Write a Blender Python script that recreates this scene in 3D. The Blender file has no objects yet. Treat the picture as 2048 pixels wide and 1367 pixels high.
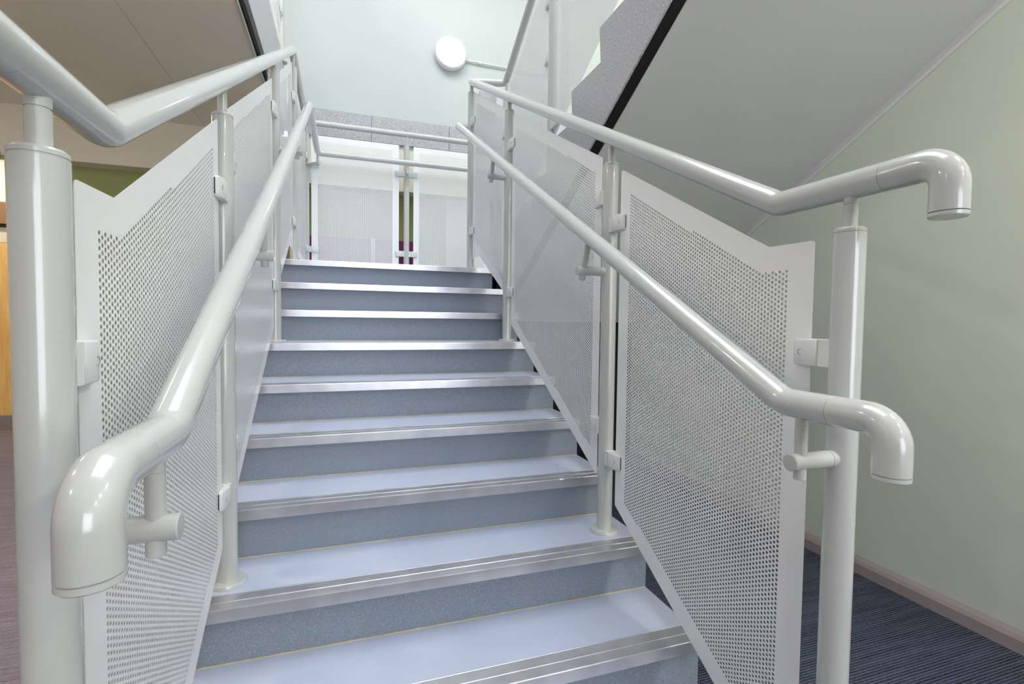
import bpy, bmesh, math, random
from mathutils import Vector, Matrix
random.seed(3)
SC = bpy.context.scene
COL = SC.collection

# ---------------------------------------------------------------- dimensions (metres)
G = 0.29265          # going of a step
H = 0.17             # rise of a step
XR = 1.2845          # plane of the right balustrade (left one is x = 0)
XU = 1.57            # plane of the upper flight's balustrade
WR = 2.93            # right wall
FLOOR = -0.34
LAND = 8 * H
PIT = 0.5375         # pitch of the handrails
TE0, TE1 = -0.104, 1.388   # ends of the treads
PR = 0.0285          # post radius
RR = 0.0275          # rail radius
YF = 4.40            # face of the beam / far wall

# ---------------------------------------------------------------- node helpers
def new_mat(name):
    m = bpy.data.materials.new(name); m.use_nodes = True
    nt = m.node_tree; b = nt.nodes['Principled BSDF']
    return m, nt, b

def lnk(nt, a, b): nt.links.new(a, b)

def mth(nt, op, a, b=None, c=None):
    n = nt.nodes.new('ShaderNodeMath'); n.operation = op
    for i, v in enumerate((a, b, c)):
        if v is None: continue
        if isinstance(v, (int, float)): n.inputs[i].default_value = v
        else: nt.links.new(v, n.inputs[i])
    return n.outputs[0]

def coords(nt, kind='Object', scale=(1, 1, 1), rot=(0, 0, 0)):
    tc = nt.nodes.new('ShaderNodeTexCoord'); mp = nt.nodes.new('ShaderNodeMapping')
    mp.inputs['Scale'].default_value = scale; mp.inputs['Rotation'].default_value = rot
    lnk(nt, tc.outputs[kind], mp.inputs['Vector'])
    return mp.outputs['Vector']

def noise(nt, vec, scale, detail=2, rough=.5):
    n = nt.nodes.new('ShaderNodeTexNoise'); n.inputs['Scale'].default_value = scale
    n.inputs['Detail'].default_value = detail; n.inputs['Roughness'].default_value = rough
    lnk(nt, vec, n.inputs['Vector']); return n.outputs['Fac']

def ramp(nt, fac, stops, interp='LINEAR'):
    r = nt.nodes.new('ShaderNodeValToRGB'); r.color_ramp.interpolation = interp
    el = r.color_ramp.elements
    while len(el) < len(stops): el.new(.5)
    for e, (p, c) in zip(el, stops):
        e.position = p; e.color = (c[0], c[1], c[2], 1)
    lnk(nt, fac, r.inputs['Fac']); return r.outputs['Color']

def bump(nt, b, h, strength, dist=.001):
    n = nt.nodes.new('ShaderNodeBump'); n.inputs['Strength'].default_value = strength
    n.inputs['Distance'].default_value = dist
    lnk(nt, h, n.inputs['Height']); lnk(nt, n.outputs['Normal'], b.inputs['Normal'])

def plain(name, col, rough=.5, metal=0., var=.04, vs=3., spec=.5, bmp=0., bs=60., coat=0.):
    """paint / plaster: a base colour with slight procedural variation"""
    m, nt, b = new_mat(name)
    v = coords(nt)
    n = noise(nt, v, vs, 3)
    c0 = [x * (1 - var) for x in col]; c1 = [min(1, x * (1 + var)) for x in col]
    lnk(nt, ramp(nt, n, [(.3, c0), (.7, c1)]), b.inputs['Base Color'])
    b.inputs['Roughness'].default_value = rough; b.inputs['Metallic'].default_value = metal
    b.inputs['Specular IOR Level'].default_value = spec
    if bmp: bump(nt, b, noise(nt, v, bs, 3), bmp)
    if coat:
        b.inputs['Coat Weight'].default_value = coat; b.inputs['Coat Roughness'].default_value = .05
    return m

def srgb(r, g, b):
    f = lambda c: (c / 255 / 12.92) if c / 255 <= .04045 else ((c / 255 + .055) / 1.055) ** 2.4
    return (f(r), f(g), f(b))

M = {}
M['paint'] = plain('gloss_off_white_paint', srgb(190, 192, 189), .2, var=.01, vs=4, coat=.6)
M['clamp'] = plain('satin_off_white_paint', srgb(218, 220, 219), .35, var=.01)
M['panel_edge'] = plain('panel_edge_paint', srgb(222, 224, 222), .4, var=.01)
M['cream'] = plain('cream_plaster', srgb(226, 218, 200), .7, var=.015, bmp=.05)
M['mint'] = plain('pale_mint_plaster', srgb(197, 202, 202), .75, var=.015, bmp=.15, bs=25)
M['sage'] = plain('sage_green_plaster', srgb(234, 241, 226), .5, var=.03, vs=1.5, bmp=.35, bs=14)
M['olive'] = plain('olive_green_paint', srgb(150, 158, 100), .6, var=.03)
M['soffit'] = plain('grey_painted_soffit', srgb(208, 208, 204), .5, var=.03, vs=1.2, bmp=.05)
M['soffit_warm'] = plain('warm_grey_soffit', srgb(234, 230, 220), .5, var=.03, vs=1.0)
M['trim'] = plain('pale_grey_trim', srgb(196, 198, 192), .5)
M['magenta'] = plain('magenta_board', srgb(134, 40, 100), .5)
M['purple'] = plain('purple_strip', srgb(80, 24, 110), .5)
M['skirt'] = plain('mauve_grey_skirting', srgb(176, 164, 166), .45)
M['black'] = plain('black_joints_and_shade', srgb(14, 13, 14), .8, var=.2, vs=80)  # flat black for joints and rubber, and for the shade below the landing
M['sealant'] = plain('beige_sealant', srgb(190, 180, 150), .6, var=.12, vs=30)
M['white_plastic'] = plain('white_plastic', srgb(235, 232, 234), .35)
M['steel'] = plain('grey_steel', srgb(172, 168, 168), .3, metal=.6)
M['box_grey'] = plain('grey_metal_box', srgb(150, 154, 160), .4)
M['dark_seam'] = plain('dark_seam', srgb(96, 94, 86), .7)
M['brown'] = plain('brown_wood_header', srgb(150, 112, 80), .5)
M['wall_brown'] = plain('brown_grey_plaster', srgb(150, 140, 122), .7, var=.02)
M['roof'] = plain('white_roof', srgb(230, 230, 228), .8)

def speckle(name, base, dark, light, scale, rough, bmp=.0):
    m, nt, b = new_mat(name)
    v = coords(nt)
    n1 = noise(nt, v, scale, 2, .7)
    c = ramp(nt, n1, [(.30, dark), (.42, base), (.60, base), (.70, light)])
    lnk(nt, c, b.inputs['Base Color']); b.inputs['Roughness'].default_value = rough
    if bmp: bump(nt, b, n1, bmp)
    return m
M['tread'] = speckle('blue_grey_tread_vinyl', srgb(180, 188, 207), srgb(160, 169, 192), srgb(200, 207, 222), 420, .42, .05)
M['riser'] = speckle('slate_blue_riser_vinyl', srgb(130, 139, 152), srgb(104, 112, 126), srgb(176, 184, 196), 300, .5, .05)
M['granite'] = speckle('speckled_grey_granite', srgb(180, 179, 183), srgb(104, 102, 108), srgb(232, 232, 235), 120, .45, .1)

def brushed():
    m, nt, b = new_mat('brushed_aluminium')
    v = coords(nt, scale=(1, 1, 1))
    n = noise(nt, v, 9., 2, .5)
    lnk(nt, ramp(nt, n, [(.3, srgb(186, 186, 192)), (.7, srgb(208, 208, 213))]), b.inputs['Base Color'])
    b.inputs['Metallic'].default_value = .75
    v2 = coords(nt, scale=(1, 1, 1)); n2 = noise(nt, v2, 3., 2, .5)
    lnk(nt, mth(nt, 'MULTIPLY_ADD', n2, .12, .24), b.inputs['Roughness'])
    return m
M['alu'] = brushed()

def carpet(name, dark, light, dirv, scale=150):
    m, nt, b = new_mat(name)
    v = coords(nt)
    w = nt.nodes.new('ShaderNodeTexWave'); w.wave_type = 'BANDS'; w.bands_direction = dirv
    w.inputs['Scale'].default_value = scale / 6.283; w.inputs['Distortion'].default_value = 1.5
    w.inputs['Detail'].default_value = 2; w.inputs['Detail Scale'].default_value = 4
    lnk(nt, v, w.inputs['Vector'])
    n = noise(nt, v, 260, 2, .8); n2 = noise(nt, coords(nt, scale=(3, 60, 1) if dirv == 'Y' else (60, 3, 1)), 1, 3, .6)
    f = mth(nt, 'ADD', mth(nt, 'MULTIPLY', w.outputs['Fac'], .30), mth(nt, 'ADD', mth(nt, 'MULTIPLY', n, .35), mth(nt, 'MULTIPLY', n2, .40)))
    lnk(nt, ramp(nt, f, [(.30, dark), (.72, light)]), b.inputs['Base Color'])
    b.inputs['Roughness'].default_value = .95; b.inputs['Specular IOR Level'].default_value = .1
    bump(nt, b, f, .8, .004)
    return m
M['navy'] = carpet('navy_striped_carpet', srgb(20, 22, 32), srgb(100, 108, 128), 'Y', 170)
M['mauve'] = carpet('mauve_ribbed_carpet', srgb(96, 86, 98), srgb(180, 168, 178), 'Y', 170)

def wood():
    m, nt, b = new_mat('orange_beech_veneer')
    v = coords(nt, scale=(14, 14, 1.2)); n = noise(nt, v, 2.5, 4, .6)
    lnk(nt, ramp(nt, n, [(.3, srgb(236, 176, 96)), (.7, srgb(252, 212, 140))]), b.inputs['Base Color'])
    b.inputs['Roughness'].default_value = .4
    return m
M['wood'] = wood()

def glow():
    m, nt, b = new_mat('lit_opal_diffuser')
    b.inputs['Base Color'].default_value = (.95, .93, .93, 1)
    b.inputs['Emission Color'].default_value = (1, .95, .94, 1)
    b.inputs['Emission Strength'].default_value = 1.6
    return m
M['glow'] = glow()
def glow2():
    m, nt, b = new_mat('warm_fill_downlight_glow')
    b.inputs['Emission Color'].default_value = (1, .93, .84, 1)
    b.inputs['Emission Strength'].default_value = 220.0
    return m
M['glow_warm'] = glow2()

# ---- perforated sheet: round holes on a triangular lattice, kept 60 mm off every edge
DY, DZ, HR = .0098, .0113, .0035
def perforated(name, y0, y1, tops, bots, anchor):
    """tops/bots: lists of (a, b): z = a + b*y ; the sheet lies below max(tops) and above max(bots)"""
    m, nt, b = new_mat(name)
    b.inputs['Base Color'].default_value = (*srgb(239, 240, 240), 1)
    b.inputs['Roughness'].default_value = .33
    tc = nt.nodes.new('ShaderNodeTexCoord'); sp = nt.nodes.new('ShaderNodeSeparateXYZ')
    lnk(nt, tc.outputs['Object'], sp.inputs[0]); Y, Z = sp.outputs[1], sp.outputs[2]
    res = None
    for (oy, oz) in ((anchor[0], anchor[1]), (anchor[0] + DY, anchor[1] + DZ / 2)):
        ky = mth(nt, 'ROUND', mth(nt, 'DIVIDE', mth(nt, 'SUBTRACT', Y, oy), 2 * DY))
        cy = mth(nt, 'MULTIPLY_ADD', ky, 2 * DY, oy)
        kz = mth(nt, 'ROUND', mth(nt, 'DIVIDE', mth(nt, 'SUBTRACT', Z, oz), DZ))
        cz = mth(nt, 'MULTIPLY_ADD', kz, DZ, oz)
        ey, ez = mth(nt, 'SUBTRACT', Y, cy), mth(nt, 'SUBTRACT', Z, cz)
        d2 = mth(nt, 'ADD', mth(nt, 'MULTIPLY', ey, ey), mth(nt, 'MULTIPLY', ez, ez))
        h = mth(nt, 'LESS_THAN', d2, HR * HR)
        h = mth(nt, 'MULTIPLY', h, mth(nt, 'GREATER_THAN', cy, y0 + .06))
        h = mth(nt, 'MULTIPLY', h, mth(nt, 'LESS_THAN', cy, y1 - .06))
        def lim(ls, sign):
            t = None
            for a, bb in ls:
                off = .06 * math.sqrt(1 + bb * bb) * sign
                q = mth(nt, 'MULTIPLY_ADD', cy, bb, a + off)
                t = q if t is None else mth(nt, 'MAXIMUM', t, q)
            return t
        h = mth(nt, 'MULTIPLY', h, mth(nt, 'LESS_THAN', cz, lim(tops, -1)))
        h = mth(nt, 'MULTIPLY', h, mth(nt, 'GREATER_THAN', cz, lim(bots, 1)))
        res = h if res is None else mth(nt, 'MAXIMUM', res, h)
    tr = nt.nodes.new('ShaderNodeBsdfTransparent'); mx = nt.nodes.new('ShaderNodeMixShader')
    lnk(nt, res, mx.inputs[0]); lnk(nt, b.outputs[0], mx.inputs[1]); lnk(nt, tr.outputs[0], mx.inputs[2])
    out = nt.nodes['Material Output']; lnk(nt, mx.outputs[0], out.inputs['Surface'])
    return m

# ---------------------------------------------------------------- object helpers
def empty(name, loc=(0, 0, 0), rz=0, label=None, cat=None, group=None, kind=None):
    o = bpy.data.objects.new(name, None); COL.objects.link(o)
    o.location = loc; o.rotation_euler = (0, 0, rz); o.empty_display_size = .1
    return tag(o, label, cat, group, kind)

def tag(o, label=None, cat=None, group=None, kind=None):
    if label: o['label'] = label
    if cat: o['category'] = cat
    if group: o['group'] = group
    if kind: o['kind'] = kind
    return o

def obj(name, bm, mat, parent=None, smooth=True, loc=(0, 0, 0), angle=40):
    me = bpy.data.meshes.new(name)
    bmesh.ops.recalc_face_normals(bm, faces=bm.faces[:])
    bm.to_mesh(me); bm.free()
    me.materials.append(M[mat] if isinstance(mat, str) else mat)
    if smooth:
        for p in me.polygons: p.use_smooth = True
        me.set_sharp_from_angle(angle=math.radians(angle))
    o = bpy.data.objects.new(name, me); COL.objects.link(o)
    o.location = loc
    if parent is not None: o.parent = parent
    return o

def box(bm, x0, x1, y0, y1, z0, z1, bev=0., seg=2):
    r = bmesh.ops.create_cube(bm, size=1)
    vs = r['verts']
    for v in vs:
        v.co = Vector(((x0 + x1) / 2 + v.co.x * (x1 - x0), (y0 + y1) / 2 + v.co.y * (y1 - y0), (z0 + z1) / 2 + v.co.z * (z1 - z0)))
    if bev:
        es = list({e for v in vs for e in v.link_edges})
        bmesh.ops.bevel(bm, geom=es, offset=bev, segments=seg, affect='EDGES', profile=.5)
    return bm

def prism(bm, pts, axis, a0, a1):
    """closed polygon extruded along axis; pts are (u, v) = the two remaining axes in order"""
    def P(u, v, a):
        return {'x': (a, u, v), 'y': (u, a, v), 'z': (u, v, a)}[axis]
    lo = [bm.verts.new(P(u, v, a0)) for u, v in pts]; hi = [bm.verts.new(P(u, v, a1)) for u, v in pts]
    n = len(pts)
    bm.faces.new(lo); bm.faces.new(list(reversed(hi)))
    for i in range(n): bm.faces.new((lo[i], lo[(i + 1) % n], hi[(i + 1) % n], hi[i]))
    return bm

def sweep(bm, pts, rads, seg=28, caps=True):
    """tube along a polyline of centres with a radius at every point"""
    pts = [Vector(p) for p in pts]; n = len(pts)
    T = []
    for i in range(n):
        a = (pts[i] - pts[i - 1]) if i > 0 else None; b = (pts[i + 1] - pts[i]) if i < n - 1 else None
        if a is not None and a.length < 1e-7: a = None
        if b is not None and b.length < 1e-7: b = None
        t = (a.normalized() if a else Vector()) + (b.normalized() if b else Vector())
        T.append(t.normalized() if t.length > 1e-6 else (T[-1] if T else Vector((0, 0, 1))))
    t0 = T[0]; ref = Vector((1, 0, 0)) if abs(t0.x) < .8 else Vector((0, 0, 1))
    N = (ref - t0 * ref.dot(t0)).normalized()
    rings = []
    for i in range(n):
        if i:
            N = (N - T[i] * N.dot(T[i])).normalized()
        B = T[i].cross(N)
        rings.append([bm.verts.new(pts[i] + (N * math.cos(2 * math.pi * k / seg) + B * math.sin(2 * math.pi * k / seg)) * rads[i]) for k in range(seg)])
    for i in range(n - 1):
        for k in range(seg):
            bm.faces.new((rings[i][k], rings[i][(k + 1) % seg], rings[i + 1][(k + 1) % seg], rings[i + 1][k]))
    if caps:
        bm.faces.new(rings[0]); bm.faces.new(list(reversed(rings[-1])))
    return bm

def fillet(pts, rad, n=10):
    """polyline with rounded corners; rad: list for the inner points (or number)"""
    pts = [Vector(p) for p in pts]; out = [pts[0]]
    for i in range(1, len(pts) - 1):
        r = rad[i - 1] if isinstance(rad, (list, tuple)) else rad
        a, b, c = pts[i - 1], pts[i], pts[i + 1]
        u, w = (a - b).normalized(), (c - b).normalized()
        ang = u.angle(w); d = r / math.tan(ang / 2)
        d = min(d, (a - b).length * .49, (c - b).length * .49)
        r = d * math.tan(ang / 2)
        cen = b + (u + w).normalized() * (r / math.sin(ang / 2))
        s, e = b + u * d - cen, b + w * d - cen
        tot = s.angle(e); ax = s.cross(e).normalized()
        for k in range(n + 1):
            out.append(cen + Matrix.Rotation(tot * k / n, 3, ax) @ s)
    out.append(pts[-1]); return out

def tube(bm, pts, r, rad=.05, seg=28, c0=.0015, c1=.0015):
    p = fillet(pts, rad) if len(pts) > 2 else [Vector(q) for q in pts]
    d0 = (p[1] - p[0]).normalized(); d1 = (p[-1] - p[-2]).normalized()
    pp = [p[0], p[0] + d0 * c0] + p[1:-1] + [p[-1] - d1 * c1, p[-1]]
    rr = [r - c0, r] + [r] * (len(p) - 2) + [r, r - c1]
    return sweep(bm, pp, rr, seg)

def lathe(bm, prof, seg=32, cx=0, cy=0):
    """profile of (radius, z), axis z"""
    return sweep(bm, [(cx, cy, z) for r, z in prof], [r for r, z in prof], seg) if False else _lathe(bm, prof, seg, cx, cy)
def _lathe(bm, prof, seg, cx, cy):
    rings = [[bm.verts.new((cx + r * math.cos(2 * math.pi * k / seg), cy + r * math.sin(2 * math.pi * k / seg), z)) for k in range(seg)] for r, z in prof]
    for a, b in zip(rings, rings[1:]):
        for k in range(seg): bm.faces.new((a[k], a[(k + 1) % seg], b[(k + 1) % seg], b[k]))
    bm.faces.new(rings[0]); bm.faces.new(list(reversed(rings[-1])))
    return bm

NB = bmesh.new

# ---------------------------------------------------------------- setting
def struct(name, bm, mat, parent=None, smooth=False, label=None, cat=None):
    o = obj(name, bm, mat, parent, smooth)
    if parent is None: tag(o, label, cat, None, 'structure')
    return o

ROOF = 6.6
bm = NB(); box(bm, -4.6, -.09, -6, 5.95, FLOOR - .1, FLOOR); struct('floor', bm, 'mauve', label='mauve ribbed carpet floor left of the stairs', cat='floor')
bm = NB(); box(bm, -.09, WR, -6, 4.6, FLOOR - .1, FLOOR); struct('floor', bm, 'navy', label='dark navy striped carpet floor right of the stairs', cat='floor')
bm = NB(); box(bm, WR, WR + .2, -6, 4.8, FLOOR - .1, ROOF); struct('wall_right', bm, 'sage', label='sage green plaster wall on the right', cat='wall')
bm = NB(); box(bm, -.2, WR, YF + .01, YF + .2, 2.82, ROOF); struct('wall_back', bm, 'mint', label='pale mint wall high above the landing carrying the round lamp', cat='wall')
bm = NB(); box(bm, -4.6, -.2, YF + .01, YF + .2, 3.39, ROOF); struct('wall_back', bm, 'mint', label='pale mint wall above the left upper floor', cat='wall')
bm = NB(); box(bm, -4.6, WR, YF, YF + .19, 2.375, 2.82); struct('trim_1', bm, 'cream', label='deep cream beam crossing behind the landing railing', cat='beam')
bm = NB(); box(bm, -2.5, 1.47, YF + .19, YF + .3, FLOOR, 2.82); struct('wall_back', bm, 'olive', label='olive green wall under the cream beam', cat='wall')
bm = NB(); box(bm, 1.47, WR, YF + .17, YF + .3, FLOOR, 2.82); struct('wall_back', bm, 'cream', label='cream pier under the beam at the right', cat='wall')
bm = NB(); box(bm, -4.6, -2.4, 5.95, 6.1, FLOOR, 3.4); struct('wall_back', bm, 'sage', label='pale green corridor wall around the wooden door', cat='wall')
bm = NB(); box(bm, -2.5, -2.4, YF + .3, 5.95, FLOOR, 2.82); struct('wall_side', bm, 'sage')
bm = NB(); box(bm, -4.6, -2.4, YF + .19, 6.1, 2.82, 2.9); struct('ceiling', bm, 'cream')
bm = NB(); box(bm, -4.75, -4.6, -6, 6.1, FLOOR - .1, ROOF); struct('wall_left', bm, 'cream')
# wall behind the camera with a wide opening added to light the right side
bm = NB(); box(bm, -4.75, WR + .2, -6.15, -6, FLOOR - .1, 0); box(bm, -4.75, WR + .2, -6.15, -6, 2.55, ROOF)
box(bm, -4.75, .1, -6.15, -6, 0, 2.55); box(bm, 2.8, WR + .2, -6.15, -6, 0, 2.55)
struct('wall_front', bm, 'wall_brown')
# roof with the skylight opening over the stair well
bm = NB(); box(bm, -4.75, -.9, -6.15, 4.8, ROOF, ROOF + .2); box(bm, -.9, WR + .2, -6.15, -2.2, ROOF, ROOF + .2); box(bm, -.9, WR + .2, 2.6, 4.8, ROOF, ROOF + .2)
struct('ceiling', bm, 'roof')
bm = NB()
for i in range(1, 5): box(bm, -.9, WR + .1, -2.2 + i * .96 - .04, -2.2 + i * .96 + .04, ROOF + .02, ROOF + .14)
struct('window_1', bm, 'trim')

# upper floor slab on the left: soffit, granite edge, dark joint, cream bead
bm = NB(); box(bm, -4.6, -.245, -6, YF, 2.82, 3.06); struct('ceiling', bm, 'soffit_warm', label='warm grey soffit of the upper floor on the left', cat='ceiling')
bm = NB(); box(bm, -.229, -.2, -6, YF, 2.872, 3.395, .002); struct('trim_2', bm, 'granite', label='granite edge of the upper floor on the left', cat='fascia')
bm = NB(); box(bm, -.243, -.23, -6, YF, 2.83, 3.3); struct('trim_3', bm, 'black', label='dark gap below the left granite edge', cat='joint')
bm = NB(); box(bm, -.256, -.244, -6, YF, 2.808, 2.834); struct('trim_4', bm, 'trim', label='thin cream bead along the left soffit edge', cat='bead')
bm = NB(); box(bm, -.93, -.926, -6, YF, 2.8185, 2.8215); struct('trim_5', bm, 'trim', label='fine board joint running along the left soffit', cat='joint')
# granite band on the far wall
for i, (a, b) in enumerate(((-.2, .62), (.624, 1.46), (1.464, WR))):
    bm = NB(); box(bm, a, b, YF - .02, YF + .02, 2.868, 3.14, .0015)
    struct('trim_6', bm, 'granite', label=('granite band above the landing, left length', 'granite band above the landing, middle length', 'granite band above the landing, right length')[i], cat='band')

# skirting on the right wall
pr = [(WR, FLOOR), (WR - .022, FLOOR), (WR - .022, FLOOR + .052), (WR - .014, FLOOR + .07), (WR, FLOOR + .088)]
bm = NB(); prism(bm, pr, 'y', -6, 4.4); struct('baseboard_right', bm, 'skirt', label='mauve grey skirting at the foot of the sage wall', cat='skirting')

# black sheet standing in for the deep shade under the landing
bm = NB(); box(bm, 1.40, WR, 2.9, 2.95, FLOOR, 1.075); struct('shade_under_landing', bm, 'black', label='black sheet standing in for the shade under the landing', cat='wall')

# ---------------------------------------------------------------- lower staircase
st = empty('staircase', (.64, 0, FLOOR), 0, 'wide straight stair of blue grey treads climbing to the landing', 'stairs')
OFF = Vector((.64, 0, FLOOR))
def child(name, bm, mat, parent, smooth=False, angle=40):
    bmesh.ops.translate(bm, vec=-OFF, verts=bm.verts[:])
    return obj(name, bm, mat, parent, smooth, angle=angle)
NOSE = [(0.0, -.036), (0.0, -.0015), (.0015, .0005), (.0045, .0008), (.0052, -.0002), (.0395, -.0002), (.0400, .0012), (.0415, .0012), (.0420, -.0002),
        (.080, -.0002), (.0805, .0008), (.082, .0008), (.083, -.006), (.02, -.006), (.004, -.030), (.004, -.036)]
def step(i, parent, x0=TE0, x1=TE1):
    y, z = i * G, i * H
    bm = NB(); box(bm, x0, x1, y + .025, y + .040, z - H + .0005, z - .004); child('riser', bm, 'riser', parent)
    bm = NB(); back = y + G + .03 if i < 8 else 4.06
    box(bm, x0, (WR if i == 8 else x1), y + .082, back, z - .03, z); tr = child('tread' if i < 8 else 'landing_floor', bm, 'tread', parent)
    bm = NB(); prism(bm, [(a + y, b + z) for a, b in NOSE], 'x', x0, x1); child('nosing', bm, 'alu', tr)
    if i < 8:
        bm = NB(); box(bm, x0, x1 - .003, back - .009, back - .004, z - .002, z + .0028, .0012, 1); child('sealant_bead', bm, 'sealant', tr)
for i in range(-1, 9): step(i, st)
bm = NB()
for i in range(-1, 8): box(bm, -.06, 1.345, i * G + .041, (i + 1) * G + .042, max(FLOOR + .001, i * H - .42), i * H - .031)
box(bm, -.06, 1.345, 8 * G + .041, 4.055, LAND - .28, LAND - .031); child('core_light_block', bm, 'black', st)  # black filling added under the steps to block light
bm = NB(); box(bm, 1.345, WR, 2.668, 4.06, LAND - .28, LAND - .03); child('landing_edge', bm, 'black', st)
bm = NB(); box(bm, -.104, -.06, 8 * G + .05, 4.06, LAND - .25, LAND - .03); child('landing_edge', bm, 'cream', st)
# sealant at the foot of the lowest riser
# ---------------------------------------------------------------- upper flight on the right
XS = 1.50
GU, YU = .306, 2.478     # going, y of the first riser (top of riser k at YU-(k-1)*GU)
up = empty('staircase', (2.2, 1.0, LAND), 0, 'upper flight rising overhead on the right with stepped granite side', 'stairs')
OFF = Vector((2.2, 1.0, LAND))
SOF = lambda y: 2.400 - .541 * y
NK = 10
def stepped(inset, lowoff, ytop):
    pts = [(YU, LAND)]
    for k in range(1, NK + 1):
        y = YU - (k - 1) * GU
        pts += [(y, LAND + (k - 1) * H + .0), (y + .012, LAND + k * H - .05), (y + .012, LAND + k * H)]
    ye = YU - NK * GU
    pts += [(ye, LAND + NK * H)]
    pts = [(a, b - inset) for a, b in pts]
    pts += [(ye, SOF(ye) + lowoff), (YU + .16, SOF(YU + .16) + lowoff), (YU + .16, LAND - .03)]
    out = []
    for q in pts:
        if not out or (abs(q[0] - out[-1][0]) + abs(q[1] - out[-1][1])) > 1e-5: out.append(q)
    return out
bm = NB(); prism(bm, stepped(0, .006, 0), 'x', XS, XS + .010); child('stringer_cladding', bm, 'granite', up)
# dark backing strip under the cladding, plastered soffit slab
bm = NB(); prism(bm, stepped(.02, .004, 0), 'x', XS + .0105, XS + .062); child('joint_strip', bm, 'black', up)
bm = NB(); prism(bm, stepped(.02, 0, 0), 'x', XS + .0625, WR - .002); child('soffit_slab', bm, 'soffit', up)
for k in range(1, NK + 1):
    y = YU - (k - 1) * GU
    bm = NB(); box(bm, XS + .002, WR - .002, y - GU, y - .01, LAND + k * H - .02, LAND + k * H + .003); child('tread', bm, 'tread', up)
    bm = NB(); box(bm, XS + .002, WR - .002, y - .008, y + .022, LAND + k * H - .035, LAND + k * H + .004, .002, 1); child('nosing', bm, 'black' if 0 else 'alu', up)
bm = NB(); y0, y1 = -.6, YU + .16
prism(bm, [(y0, SOF(y0) - .03), (y1, SOF(y1) - .03), (y1, SOF(y1) + .01), (y0, SOF(y0) + .01)], 'x', WR - .03, WR - .004); child('wall_bead', bm, 'white_plastic', up)
OFF = Vector((0, 0, 0))
# upper floor slab on the right, reached by the upper flight (behind the camera)
bm = NB(); box(bm, XS, WR, -6, YU - NK * GU, 2.72, LAND + NK * H); struct('ceiling', bm, 'soffit')

# ---------------------------------------------------------------- balustrade posts
def clamp_parts(post, d, z, side):
    """clamp reaching from the post along the local direction d ('+y' or '-y' ...), built along +y then turned"""
    bm = NB()
    # block hugging the post, and the two-shell jaw that tapers towards the sheet
    prism(bm, [(-.0175, PR * .6), (.0175, PR * .6), (.0185, .0452), (-.0185, .0452)], 'z', z - .0275, z + .0275)
    out, fx = [], lambda y: .0185 + .0010 * math.sin((y - .0464) / .035 * math.pi) if y < .0814 else .0185 - .0085 * ((y - .0814) / .0316) ** 1.5
    for cy, cz, a0, r in ((.1130, .0285, 0, .010), (.0464, .0285, 90, .002), (.0464, -.0285, 180, .002), (.1130, -.0285, 270, .010)):
        for k in range(6):
            t = math.radians(a0 + 18 * k); sy = -1 if cy > .08 else 1
            out.append((cy + sy * r + r * math.cos(t), cz - math.copysign(r, cz) + r * math.sin(t)))
    for sx in (-1, 1):
        b2 = NB(); prism(b2, out, 'x', sx * .0016, sx * .02)
        for yc in (.055, .064, .073, .082, .090, .098, .105): bmesh.ops.bisect_plane(b2, geom=b2.verts[:] + b2.edges[:] + b2.faces[:], plane_co=(0, yc, 0), plane_no=(0, 1, 0))
        for v in b2.verts:
            if abs(v.co.x) > .01: v.co.x = sx * fx(v.co.y)
        b2.normal_update()
        bmesh.ops.recalc_face_normals(b2, faces=b2.faces[:])
        rim = [e for e in b2.edges if len(e.link_faces) == 2 and min(abs(v.co.x) for v in e.verts) > .005
               and min(abs(f.normal.x) for f in e.link_faces) < .2 and max(abs(f.normal.x) for f in e.link_faces) > .6]
        bmesh.ops.bevel(b2, geom=rim, offset=.003, segments=2, affect='EDGES', profile=.5)
        for v in b2.verts: v.co.z += z
        tmp = bpy.data.meshes.new('jaw'); b2.to_mesh(tmp); b2.free(); bm.from_mesh(tmp); bpy.data.meshes.remove(tmp)
    R = Matrix.Rotation(d, 4, 'Z'); bmesh.ops.transform(bm, matrix=R, verts=bm.verts[:])
    c = obj('clamp', bm, 'clamp', post, True, angle=50)
    bm = NB()
    for sx in (-1, 1): box(bm, min(sx * .0009, sx * .0038), max(sx * .0009, sx * .0038), .075, .1136, z - .022, z + .022, .0008, 1)
    bmesh.ops.transform(bm, matrix=R, verts=bm.verts[:])
    obj('rubber_pad', bm, 'black', c, False)
    bm = NB()
    s = side
    ring = []
    # round button mark on the face turned to the steps
    for k in range(20):
        a = 2 * math.pi * k / 20
        ring.append((a))
    pts = [(s * .0176, .0885 + .0062 * math.cos(a), z + .0065 * math.sin(a)) for a in ring]
    pts.append(pts[0]); sweep(bm, pts, [.0006] * len(pts), 6, False)
    bmesh.ops.transform(bm, matrix=R, verts=bm.verts[:])
    obj('screw_cover', bm, 'steel', c, True)

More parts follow.
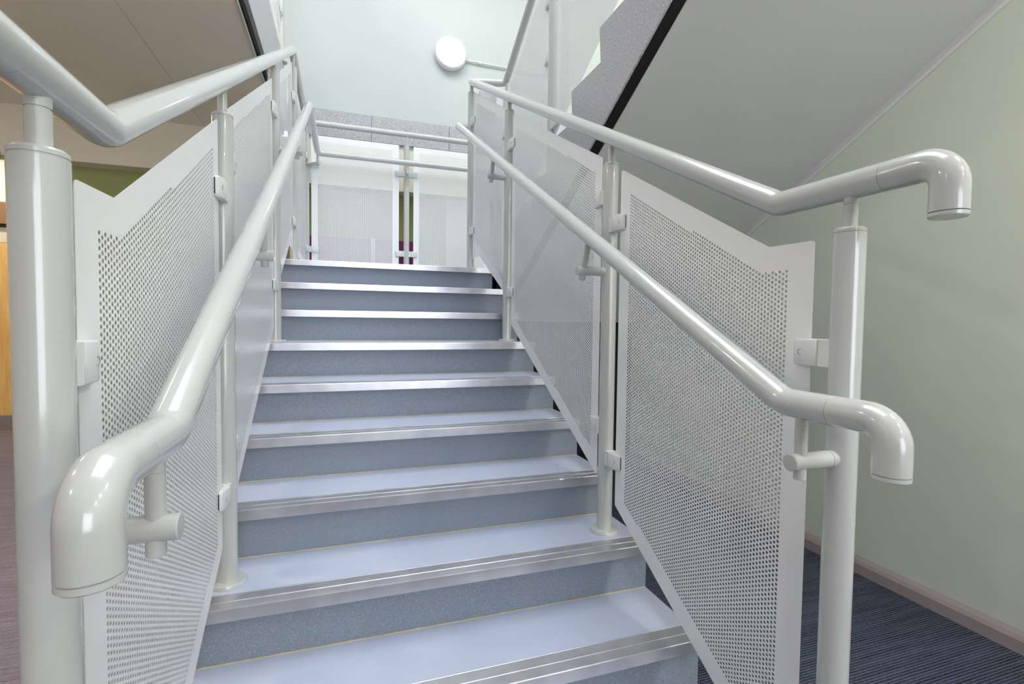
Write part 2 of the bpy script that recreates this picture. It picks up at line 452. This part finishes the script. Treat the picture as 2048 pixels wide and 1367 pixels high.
def post(x, y, z0, zt, zr, label, side=1, near=(), far=(), arm=None, tilt=0., lowz=None, group='stair balustrade posts', dirs=(math.pi, 0), plate=True, adir=0., alen=.108):
    """side: +1 the steps lie towards +x, -1 towards -x. near/far: clamp heights towards -y / +y (world z)"""
    p = empty('balustrade_post', (x, y, z0), 0, label, 'post', group)
    L = zt - z0
    bm = NB(); _lathe(bm, [(PR, .004 if plate else 0), (PR, L - .0105), (PR - .0016, L - .0098), (PR - .0016, L - .0085), (PR - .0002, L - .0078), (PR - .0002, L - .003), (PR - .003, L)], 40, 0, 0)
    obj('pole', bm, 'paint', p)
    if plate:
        bm = NB(); _lathe(bm, [(.053, 0), (.053, .011), (.0515, .013), (.0305, .0135)], 40, 0, 0); obj('base_plate', bm, 'paint', p)
    Ls = zr - z0
    bm = NB(); _lathe(bm, [(.0128, L - .002), (.0128, Ls - RR - .0115), (.0116, Ls - RR - .011), (.0116, Ls - RR - .0095), (.0130, Ls - RR - .009), (.0130, Ls - RR * .6)], 24, 0, 0)
    obj('spigot', bm, 'paint', p)
    for zc in near: clamp_parts(p, dirs[0], zc - z0, -side if dirs[0] == math.pi else side)
    for zc in far: clamp_parts(p, dirs[1], zc - z0, side)
    if arm is not None:
        b = alen * side; za = arm - z0
        bm = NB(); sweep(bm, [(0, 0, za), (side * .037, 0, za), (side * .037, 0, za), (side * .0385, 0, za), (side * .0385, 0, za), (b + side * .026, 0, za), (b + side * .0275, 0, za)],
                         [.0168, .0168, .0158, .0158, .0168, .0168, .0153], 28)
        RA_ = Matrix.Rotation(adir, 4, 'Z'); bmesh.ops.transform(bm, matrix=RA_, verts=bm.verts[:])
        a = obj('bracket_arm', bm, 'paint', p)
        dr = Vector((0, -math.sin(tilt), math.cos(tilt)))
        dist = (lowz - arm)
        top = Vector((b, 0, za)) + dr * (dist - RR * .5); bot = Vector((b, 0, za)) - dr * .035
        bm = NB(); k = top - dr * .026
        sweep(bm, [bot, bot + dr * .0015, k, k + dr * .0004, k + dr * .0014, k + dr * .0018, top], [.0100, .0114, .0114, .0105, .0105, .0114, .0114], 24)
        bmesh.ops.transform(bm, matrix=RA_, verts=bm.verts[:])
        obj('bracket_pin', bm, 'paint', a)
    return p

UPZ = lambda y: 1.248 + PIT * (y + .327)
LOZ = lambda y: 1.063 + PIT * y
TL = math.radians(20)
YA, YBR, YBL, YCR, YCL, YN = .447, 1.680, 1.625, 2.628, 2.684, -.499
dlow = lambda y, arm: (LOZ(y) - arm) * math.cos(math.radians(28)) / math.cos(math.radians(28) - TL)
def lz(y, arm): return arm + dlow(y, arm)
post(XR, YN, FLOOR, 1.164, 1.248, 'gloss white newel post on the dark carpet at the right foot of the stairs', -1, (), (.914,  .02), .706, 0, .817)
post(XR, YA, H, 1.565, UPZ(YA), 'white post bolted to the third tread up, right side, between two big perforated sheets', -1, (1.332, .462), (1.447, .57), 1.162, TL, lz(YA, 1.162))
post(XR, YBR, 5 * H, 2.239, UPZ(YBR), 'white post at eye level on the right of the stairs, second above the newel', -1, (2.016, 1.145), (2.124, 1.268), 1.836, TL, lz(YBR, 1.836))
post(XR, YCR, LAND, 2.745, 2.845, 'white post at the top right corner where the stairs meet the landing', -1, (2.499, 1.664), ())
post(0, YN, FLOOR, 1.164, 1.248, 'large close gloss white newel post at the left foot of the stairs', 1, (), (.912, .02), .706, 0, .817)
post(0, YA, H, 1.565, UPZ(YA), 'white post with round foot plate, first behind the near left newel', 1, (1.333, .456), (1.447, .57), 1.162, TL, lz(YA, 1.162))
post(0, YBL, 5 * H, 2.239, UPZ(YBL), 'white post halfway up the left side, beside the lower handrail', 1, (2.014, 1.141), (2.124, 1.268), 1.836, TL, lz(YBL, 1.836))
post(0, YCL, LAND, 2.745, 2.845, 'white post at the top left corner where the stairs meet the landing', 1, (2.51, 1.65), (2.62, 1.70))
post(0, 4.0, LAND, 2.745, 2.849, 'white post in the far left corner of the landing', 1, (2.51, 1.64), (2.45, 1.645), 2.44, 0, 2.536, adir=-math.pi / 4, alen=.1527, group='landing balustrade posts', dirs=(math.pi, -math.pi / 2))
post(.948, 4.0, LAND, 2.745, 2.849, 'white post in the middle of the landing railing, between two mesh sheets', 1, (2.45, 1.645), (2.45, 1.645), 2.44, 0, 2.536, adir=-math.pi / 2, group='landing balustrade posts', dirs=(math.pi / 2, -math.pi / 2))
post(1.90, 4.0, LAND, 2.745, 2.849, 'white post ending the landing railing behind the right balustrade', 1, (2.45, 1.645), (), None, group='landing balustrade posts', dirs=(math.pi / 2, 0))
# short arm of the mid post bracket
URZ = lambda y: 2.875 + PIT * (2.665 - y)
post(XU, 2.63, LAND, 2.775, 2.875, 'white newel post at the bottom of the upper flight, behind the right handrail', 1, (2.55, 1.70), (), None, group='upper flight posts')
post(XU, 1.70, LAND + 3 * H, URZ(1.7) - .1, URZ(1.7), 'tall white post on the upper flight between two perforated sheets', 1, (3.16, 2.19), (2.98, 2.63), None, group='upper flight posts')
post(XU, .45, LAND + 7 * H, URZ(.45) - .1, URZ(.45), 'higher white post further up the upper flight', 1, (), (3.75, 2.85), None, group='upper flight posts')
post(-.215, 4.05, 3.39, 4.85, 4.95, 'pale post standing on the left granite edge of the upper floor', 1, (3.83,), (), None, group='upper floor posts')

# ---------------------------------------------------------------- perforated sheets
def interp_line(p, q):
    b = (q[1] - p[1]) / (q[0] - p[0]); return (p[1] - b * p[0], b)
def sheet(name_label, x, y0, pts, tops, bots, anchor, rz=0, group='perforated balustrade sheets', origin=None):
    """pts: outline (s, z) with s the running coordinate; local s starts at y0"""
    zmin = min(z for s, z in pts)
    loc = [(s - y0, z - zmin) for s, z in pts]
    tl = [(a + b * y0 - zmin, b) for a, b in tops]; bl = [(a + b * y0 - zmin, b) for a, b in bots]
    L = max(s for s, z in loc)
    m = perforated('perforated_sheet_paint', 0, L, tl, bl, (anchor[0] - y0, anchor[1] - zmin))
    # rounded outline
    n = len(loc); out = []
    for i in range(n):
        a, b, c = Vector(loc[i - 1]), Vector(loc[i]), Vector(loc[(i + 1) % n])
        u, w = (a - b).normalized(), (c - b).normalized(); ang = u.angle(w); r = .010
        if ang > math.radians(172) or (u.x * w.y - u.y * w.x) * 1 > 0 and False: out.append(tuple(b)); continue
        d = min(r / math.tan(ang / 2), .02)
        for t in (0, .25, .5, .75, 1):
            q = (b + u * d) * (1 - t) ** 2 + b * 2 * t * (1 - t) + (b + w * d) * t * t
            out.append((q.x, q.y))
    bm = NB(); prism(bm, out, 'x', -.00055, .00055)
    o = obj('perforated_panel', bm, m, None, False)
    o.location = (x, y0, zmin) if origin is None else (origin[0], origin[1], zmin); o.rotation_euler = (0, 0, rz)
    return tag(o, name_label, 'panel', group)

TOP1 = interp_line((-.30, 1.154), (.38, 1.528)); BOT1 = interp_line((.204, .204), (.38, .303))
for x, lb in ((XR, 'perforated white sheet with notched top edge on the right, nearest the right newel'), (0, 'perforated white sheet with notched top edge on the left, nearest the left newel')):
    ye = .372 if x else .385
    zb = BOT1[0] + BOT1[1] * -.422
    sheet(lb, x, -.422, [(-.422, 1.152), (-.422, zb), (ye, BOT1[0] + BOT1[1] * ye), (ye, TOP1[0] + TOP1[1] * ye), (-.30, 1.154)],
          [TOP1, (1.154, 0)], [BOT1], (-.363, 1.087))
for x, lb, e0, e1 in ((XR, 'perforated white sheet on the right, second from the newel', .513, 1.609), (0, 'perforated white sheet on the left, second from the newel', .513, 1.556)):
    T = interp_line((.516, 1.609), (1.609, 2.192)); Bt = interp_line((.513, .365), (1.605, .955))
    if not x: T = interp_line((.567, 1.634), (1.601, 2.190))
    sheet(lb, x, e0, [(e0, T[0] + T[1] * e0), (e0, Bt[0] + Bt[1] * e0), (e1, Bt[0] + Bt[1] * e1), (e1, T[0] + T[1] * e1)], [T], [Bt], (e0 + .063, 1.2))
for x, lb, e0, e1 in ((XR, 'short perforated white sheet on the right, just below the landing', 1.748, 2.555), (0, 'short perforated white sheet on the left, just below the landing', 1.695, 2.612)):
    T = interp_line((1.791, 2.300), (2.512, 2.691)); Bt = interp_line((1.818, 1.186), (2.38, 1.462))
    k = (1.45 - Bt[0]) / Bt[1]
    sheet(lb, x, e0, [(e0, T[0] + T[1] * e0), (e0, Bt[0] + Bt[1] * e0), (k, 1.45), (e1, 1.45), (e1, T[0] + T[1] * e1)], [T], [Bt], (e0 + .063, 1.7))
g2 = 'perforated landing sheets'
sheet('perforated white sheet along the left edge of the landing', 0, 2.757, [(2.757, 2.72), (2.757, 1.45), (3.927, 1.45), (3.927, 2.72)], [(2.72, 0)], [(1.45, 0)], (2.82, 1.6), group=g2)
for a, b, lb in ((.045, .872, 'perforated white sheet across the landing, left of the middle post'), (1.018, 1.83, 'perforated white sheet across the landing, right of the middle post')):
    sheet(lb, 0, a, [(a, 2.735), (a, 1.45), (b, 1.45), (b, 2.735)], [(2.735, 0)], [(1.45, 0)], (a + .063, 1.6), rz=-math.pi / 2, group=g2, origin=(a, 4.0))
# upper flight
UB = (2.130 + .525 * 1.61, -.525); UT = (URZ(0) - .1, -PIT)
g3 = 'perforated sheets of the upper flight'
for a, b, lb in ((1.766, 2.563, 'perforated white sheet at the foot of the upper flight'), (.52, 1.634, 'perforated white sheet higher on the upper flight, over the granite steps')):
    f = lambda l, y: l[0] + l[1] * y
    sheet(lb, XU, a, [(a, f(UT, a)), (a, f(UB, a)), (b, f(UB, b)), (b, f(UT, b))], [UT], [UB], (a + .063, 2.8), group=g3)
sheet('pale perforated sheet above the left granite edge of the upper floor', -.215, 2.3, [(2.3, 4.8), (2.3, 3.50), (3.98, 3.50), (3.98, 4.8)], [(4.8, 0)], [(3.5, 0)], (2.4, 3.7), group=g3 + ' and floor')

# ---------------------------------------------------------------- handrails
def dbend(x, zc, ysl, label, far_pts, far_rad, rise):
    """handrail climbing from a level foot with a turned-down end; far_pts: points after the climb"""
    h = empty('handrail', (x, -.57, zc), 0, label, 'handrail', 'stair handrails')
    o = Vector((x, -.57, zc))
    pts = [(x, -.566, zc), (x, ysl, zc)] + far_pts
    bm = NB(); tube(bm, [Vector(p) - o for p in pts], RR, [.075] + far_rad, 32, .0006, .003)
    obj('rail', bm, 'paint', h)
    bm = NB(); tube(bm, [Vector((0, .0038, 0)), Vector((0, -.099, 0)), Vector((0, -.099, -.086))], RR + .0001, .045, 32, .0006, .0006)
    e = obj('end_bend', bm, 'paint', h)
    bm = NB(); _lathe(bm, [(RR - .004, -.086), (RR - .0016, -.0868), (RR, -.0876), (RR, -.0935), (RR - .002, -.0955)], 32, 0, -.099)
    obj('end_cap', bm, 'paint', e)
    return h
dbend(XR, 1.248, -.327, 'upper right gloss white handrail with turned-down end in front of the sage wall',
      [(XR, 2.655, UPZ(2.63)), (XU, 2.665, 2.875), (XU, .45, URZ(.45))], [.035, .04], 1)
dbend(0, 1.248, -.327, 'upper left gloss white handrail passing close overhead of the left newel',
      [(0, 2.66, 2.85), (0, 4.0, 2.849), (2.6, 4.0, 2.849)], [.06, .04], 1)
dbend(XR - .108, .817, (.817 - LOZ(0)) / PIT, 'lower right gloss white handrail on brackets with turned-down end',
      [(XR - .108, 2.60, LOZ(2.60)), (XR - .06, 2.66, 2.478), (XR, 2.66, 2.478)], [.03, .02], 1)
dbend(.108, .817, (.817 - LOZ(0)) / PIT, 'lower left gloss white handrail on brackets, its turned-down end closest of all',
      [(.108, 2.66, 2.485), (.108, 3.892, 2.536), (2.6, 3.892, 2.536)], [.05, .04], 1)

# ---------------------------------------------------------------- wall lamp and conduit
lx, lz_ = 1.468, 3.923
lamp = empty('wall_lamp', (lx, YF, lz_), 0, 'round lit bulkhead lamp on the pale mint wall', 'lamp')
def ylathe(bm, prof, seg=48):
    _lathe(bm, prof, seg, 0, 0)
    bmesh.ops.rotate(bm, cent=(0, 0, 0), matrix=Matrix.Rotation(math.pi / 2, 3, 'X'), verts=bm.verts[:]); return bm
bm = NB(); ylathe(bm, [(.166, -.01), (.176, .02), (.176, .055), (.170, .068), (.158, .074), (.150, .070)]); obj('lamp_body', bm, 'white_plastic', lamp)
bm = NB(); ylathe(bm, [(.149, .060), (.149, .072), (.143, .082), (.11, .094), (.06, .100), (.01, .102)]); obj('diffuser', bm, 'glow', lamp)
cd = empty('conduit', (lx + .18, YF, lz_ - .03), 0, 'thin pale conduit running right from the round lamp', 'conduit')
bm = NB(); tube(bm, [(-.012, -.012, 0), (1.2, -.012, 0)], .0095, .02, 16); obj('tube', bm, 'clamp', cd)
for dx in (.16, .7):
    bm = NB(); box(bm, dx - .009, dx + .009, -.026, .012, -.018, .018, .004, 2); obj('clip', bm, 'clamp', cd)
bm = NB(); box(bm, 1.812, 2.002, YF - .02, YF + .012, 3.26, 3.59, .004); tag(obj('wall_box', bm, 'box_grey', None, True), 'plain grey box on the mint wall, behind the top right post', 'box')

# boards and bits beyond the landing
for a, b, lb in ((-.16, .625, 'magenta board on the olive wall, left of the white upright'), (.675, 1.16, 'magenta board on the olive wall behind the middle landing post')):
    bm = NB(); box(bm, a, b, YF + .15, YF + .178, FLOOR, 1.86, .002); tag(obj('notice_board', bm, 'magenta', None, False), lb, 'board', 'magenta boards')
bm = NB(); box(bm, .628, .672, YF + .15, YF + .178, FLOOR, 1.875, .002); tag(obj('upright_strip', bm, 'cream', None, False), 'white upright strip between the two magenta boards', 'strip')
bm = NB(); box(bm, -4.5, -2.5, YF - .02, YF - .001, 2.335, 2.40, .002); tag(obj('sign_strip', bm, 'purple', None, False), 'purple strip under the beam beyond the left newel', 'sign')

# wooden door down the corridor
d = empty('door_1', (-3.6, 5.94, FLOOR), 0, 'orange wooden door with steel kick plate seen past the left newel', 'door', None, 'structure')
bm = NB(); box(bm, -.55, .55, -.045, 0, 0, 2.12, .003); obj('door_leaf', bm, 'wood', d, False)
bm = NB(); box(bm, -.54, .54, -.049, -.0455, .01, .185, .001); obj('kick_plate', bm, 'steel', d, False)
bm = NB(); box(bm, -.62, .62, -.05, 0, 2.12, 2.29, .003); obj('door_head', bm, 'cream', d, False)
bm = NB(); box(bm, -.70, .70, -.10, 0, 2.32, 2.56, .003); obj('header_board', bm, 'brown', d, False)
bm = NB(); box(bm, -.70, .70, -.09, 0, 2.295, 2.315, .001); obj('black_bead', bm, 'black', d, False)  # thin black line between door head and header board

# unseen fill lamps; corridor and right-hand ones added to brighten door and wall
for i, (x, y) in enumerate(((-1.6, 1.3), (-3.0, .5), (-3.2, 2.6), (-3.5, 5.3), (-2.8, -1.6), (2.25, -1.3), (2.25, -2.4), (2.25, -3.6))):
    c = empty('fill_downlight', (x, y, 2.82 if x < 0 else 2.72), 0, 'unseen round warm downlight in the soffit, for fill light', 'lamp', 'warm fill downlights')
    bm = NB(); _lathe(bm, [(.10, 0), (.10, -.012), (.082, -.016)], 32, 0, 0); obj('lamp_ring', bm, 'white_plastic', c)
    bm = NB(); _lathe(bm, [(.078, -.014), (.078, -.0175), (.06, -.02)], 32, 0, 0); obj('diffuser', bm, 'glow_warm', c)

# ---------------------------------------------------------------- light
w = bpy.data.worlds.new('sky'); SC.world = w; w.use_nodes = True
bg = w.node_tree.nodes['Background']; bg.inputs['Color'].default_value = (.90, .935, 1.0, 1); bg.inputs['Strength'].default_value = 6.0
def portal(loc, rot, sx, sy):
    L = bpy.data.lights.new('daylight_portal', 'AREA'); L.shape = 'RECTANGLE'; L.size = sx; L.size_y = sy
    L.cycles.is_portal = True
    o = bpy.data.objects.new('daylight_portal', L); COL.objects.link(o); o.location = loc; o.rotation_euler = rot
portal(((WR - .9) / 2, .2, ROOF + .15), (0, 0, 0), WR + .9, 4.8)
portal((1.45, -6.02, 1.275), (-math.pi / 2, 0, 0), 2.7, 2.55)
s = bpy.data.lights.new('sun', 'SUN'); s.energy = .9; s.angle = math.radians(10); s.color = (1, .95, .85)
so = bpy.data.objects.new('sun', s); COL.objects.link(so)
so.rotation_euler = Vector((.70, .96, -1.0)).normalized().to_track_quat('-Z', 'Y').to_euler()

# ---------------------------------------------------------------- camera
F, YAW, PITCH, ROLL = 998.874, .32631, -.04161, .01187
C0 = Vector((.33288, -1.23059, .97252))
fwd = Vector((math.sin(YAW) * math.cos(PITCH), math.cos(YAW) * math.cos(PITCH), math.sin(PITCH)))
rt = Vector((math.cos(YAW), -math.sin(YAW), 0)); upv = rt.cross(fwd)
c, s_ = math.cos(ROLL), math.sin(ROLL)
R1 = rt * c + upv * s_; U1 = upv * c - rt * s_
cam = bpy.data.cameras.new('camera'); co = bpy.data.objects.new('camera', cam); COL.objects.link(co)
cam.sensor_fit = 'HORIZONTAL'; cam.sensor_width = 36; cam.lens = F * 36 / 2048; cam.clip_start = .02
mw = Matrix((R1, U1, -fwd)).transposed().to_4x4(); mw.translation = C0; co.matrix_world = mw
SC.camera = co

SC.view_settings.view_transform = 'Standard'; SC.view_settings.look = 'None'
SC.view_settings.gamma = 1; SC.view_settings.exposure = 0.26; SC.view_settings.use_curve_mapping = False
SC.cycles.max_bounces = 10; SC.cycles.diffuse_bounces = 6; SC.cycles.glossy_bounces = 4; SC.cycles.transparent_max_bounces = 32
SC.cycles.sample_clamp_indirect = 8; SC.cycles.use_denoising = True; SC.cycles.denoising_prefilter = 'NONE'; SC.cycles.caustics_reflective = False
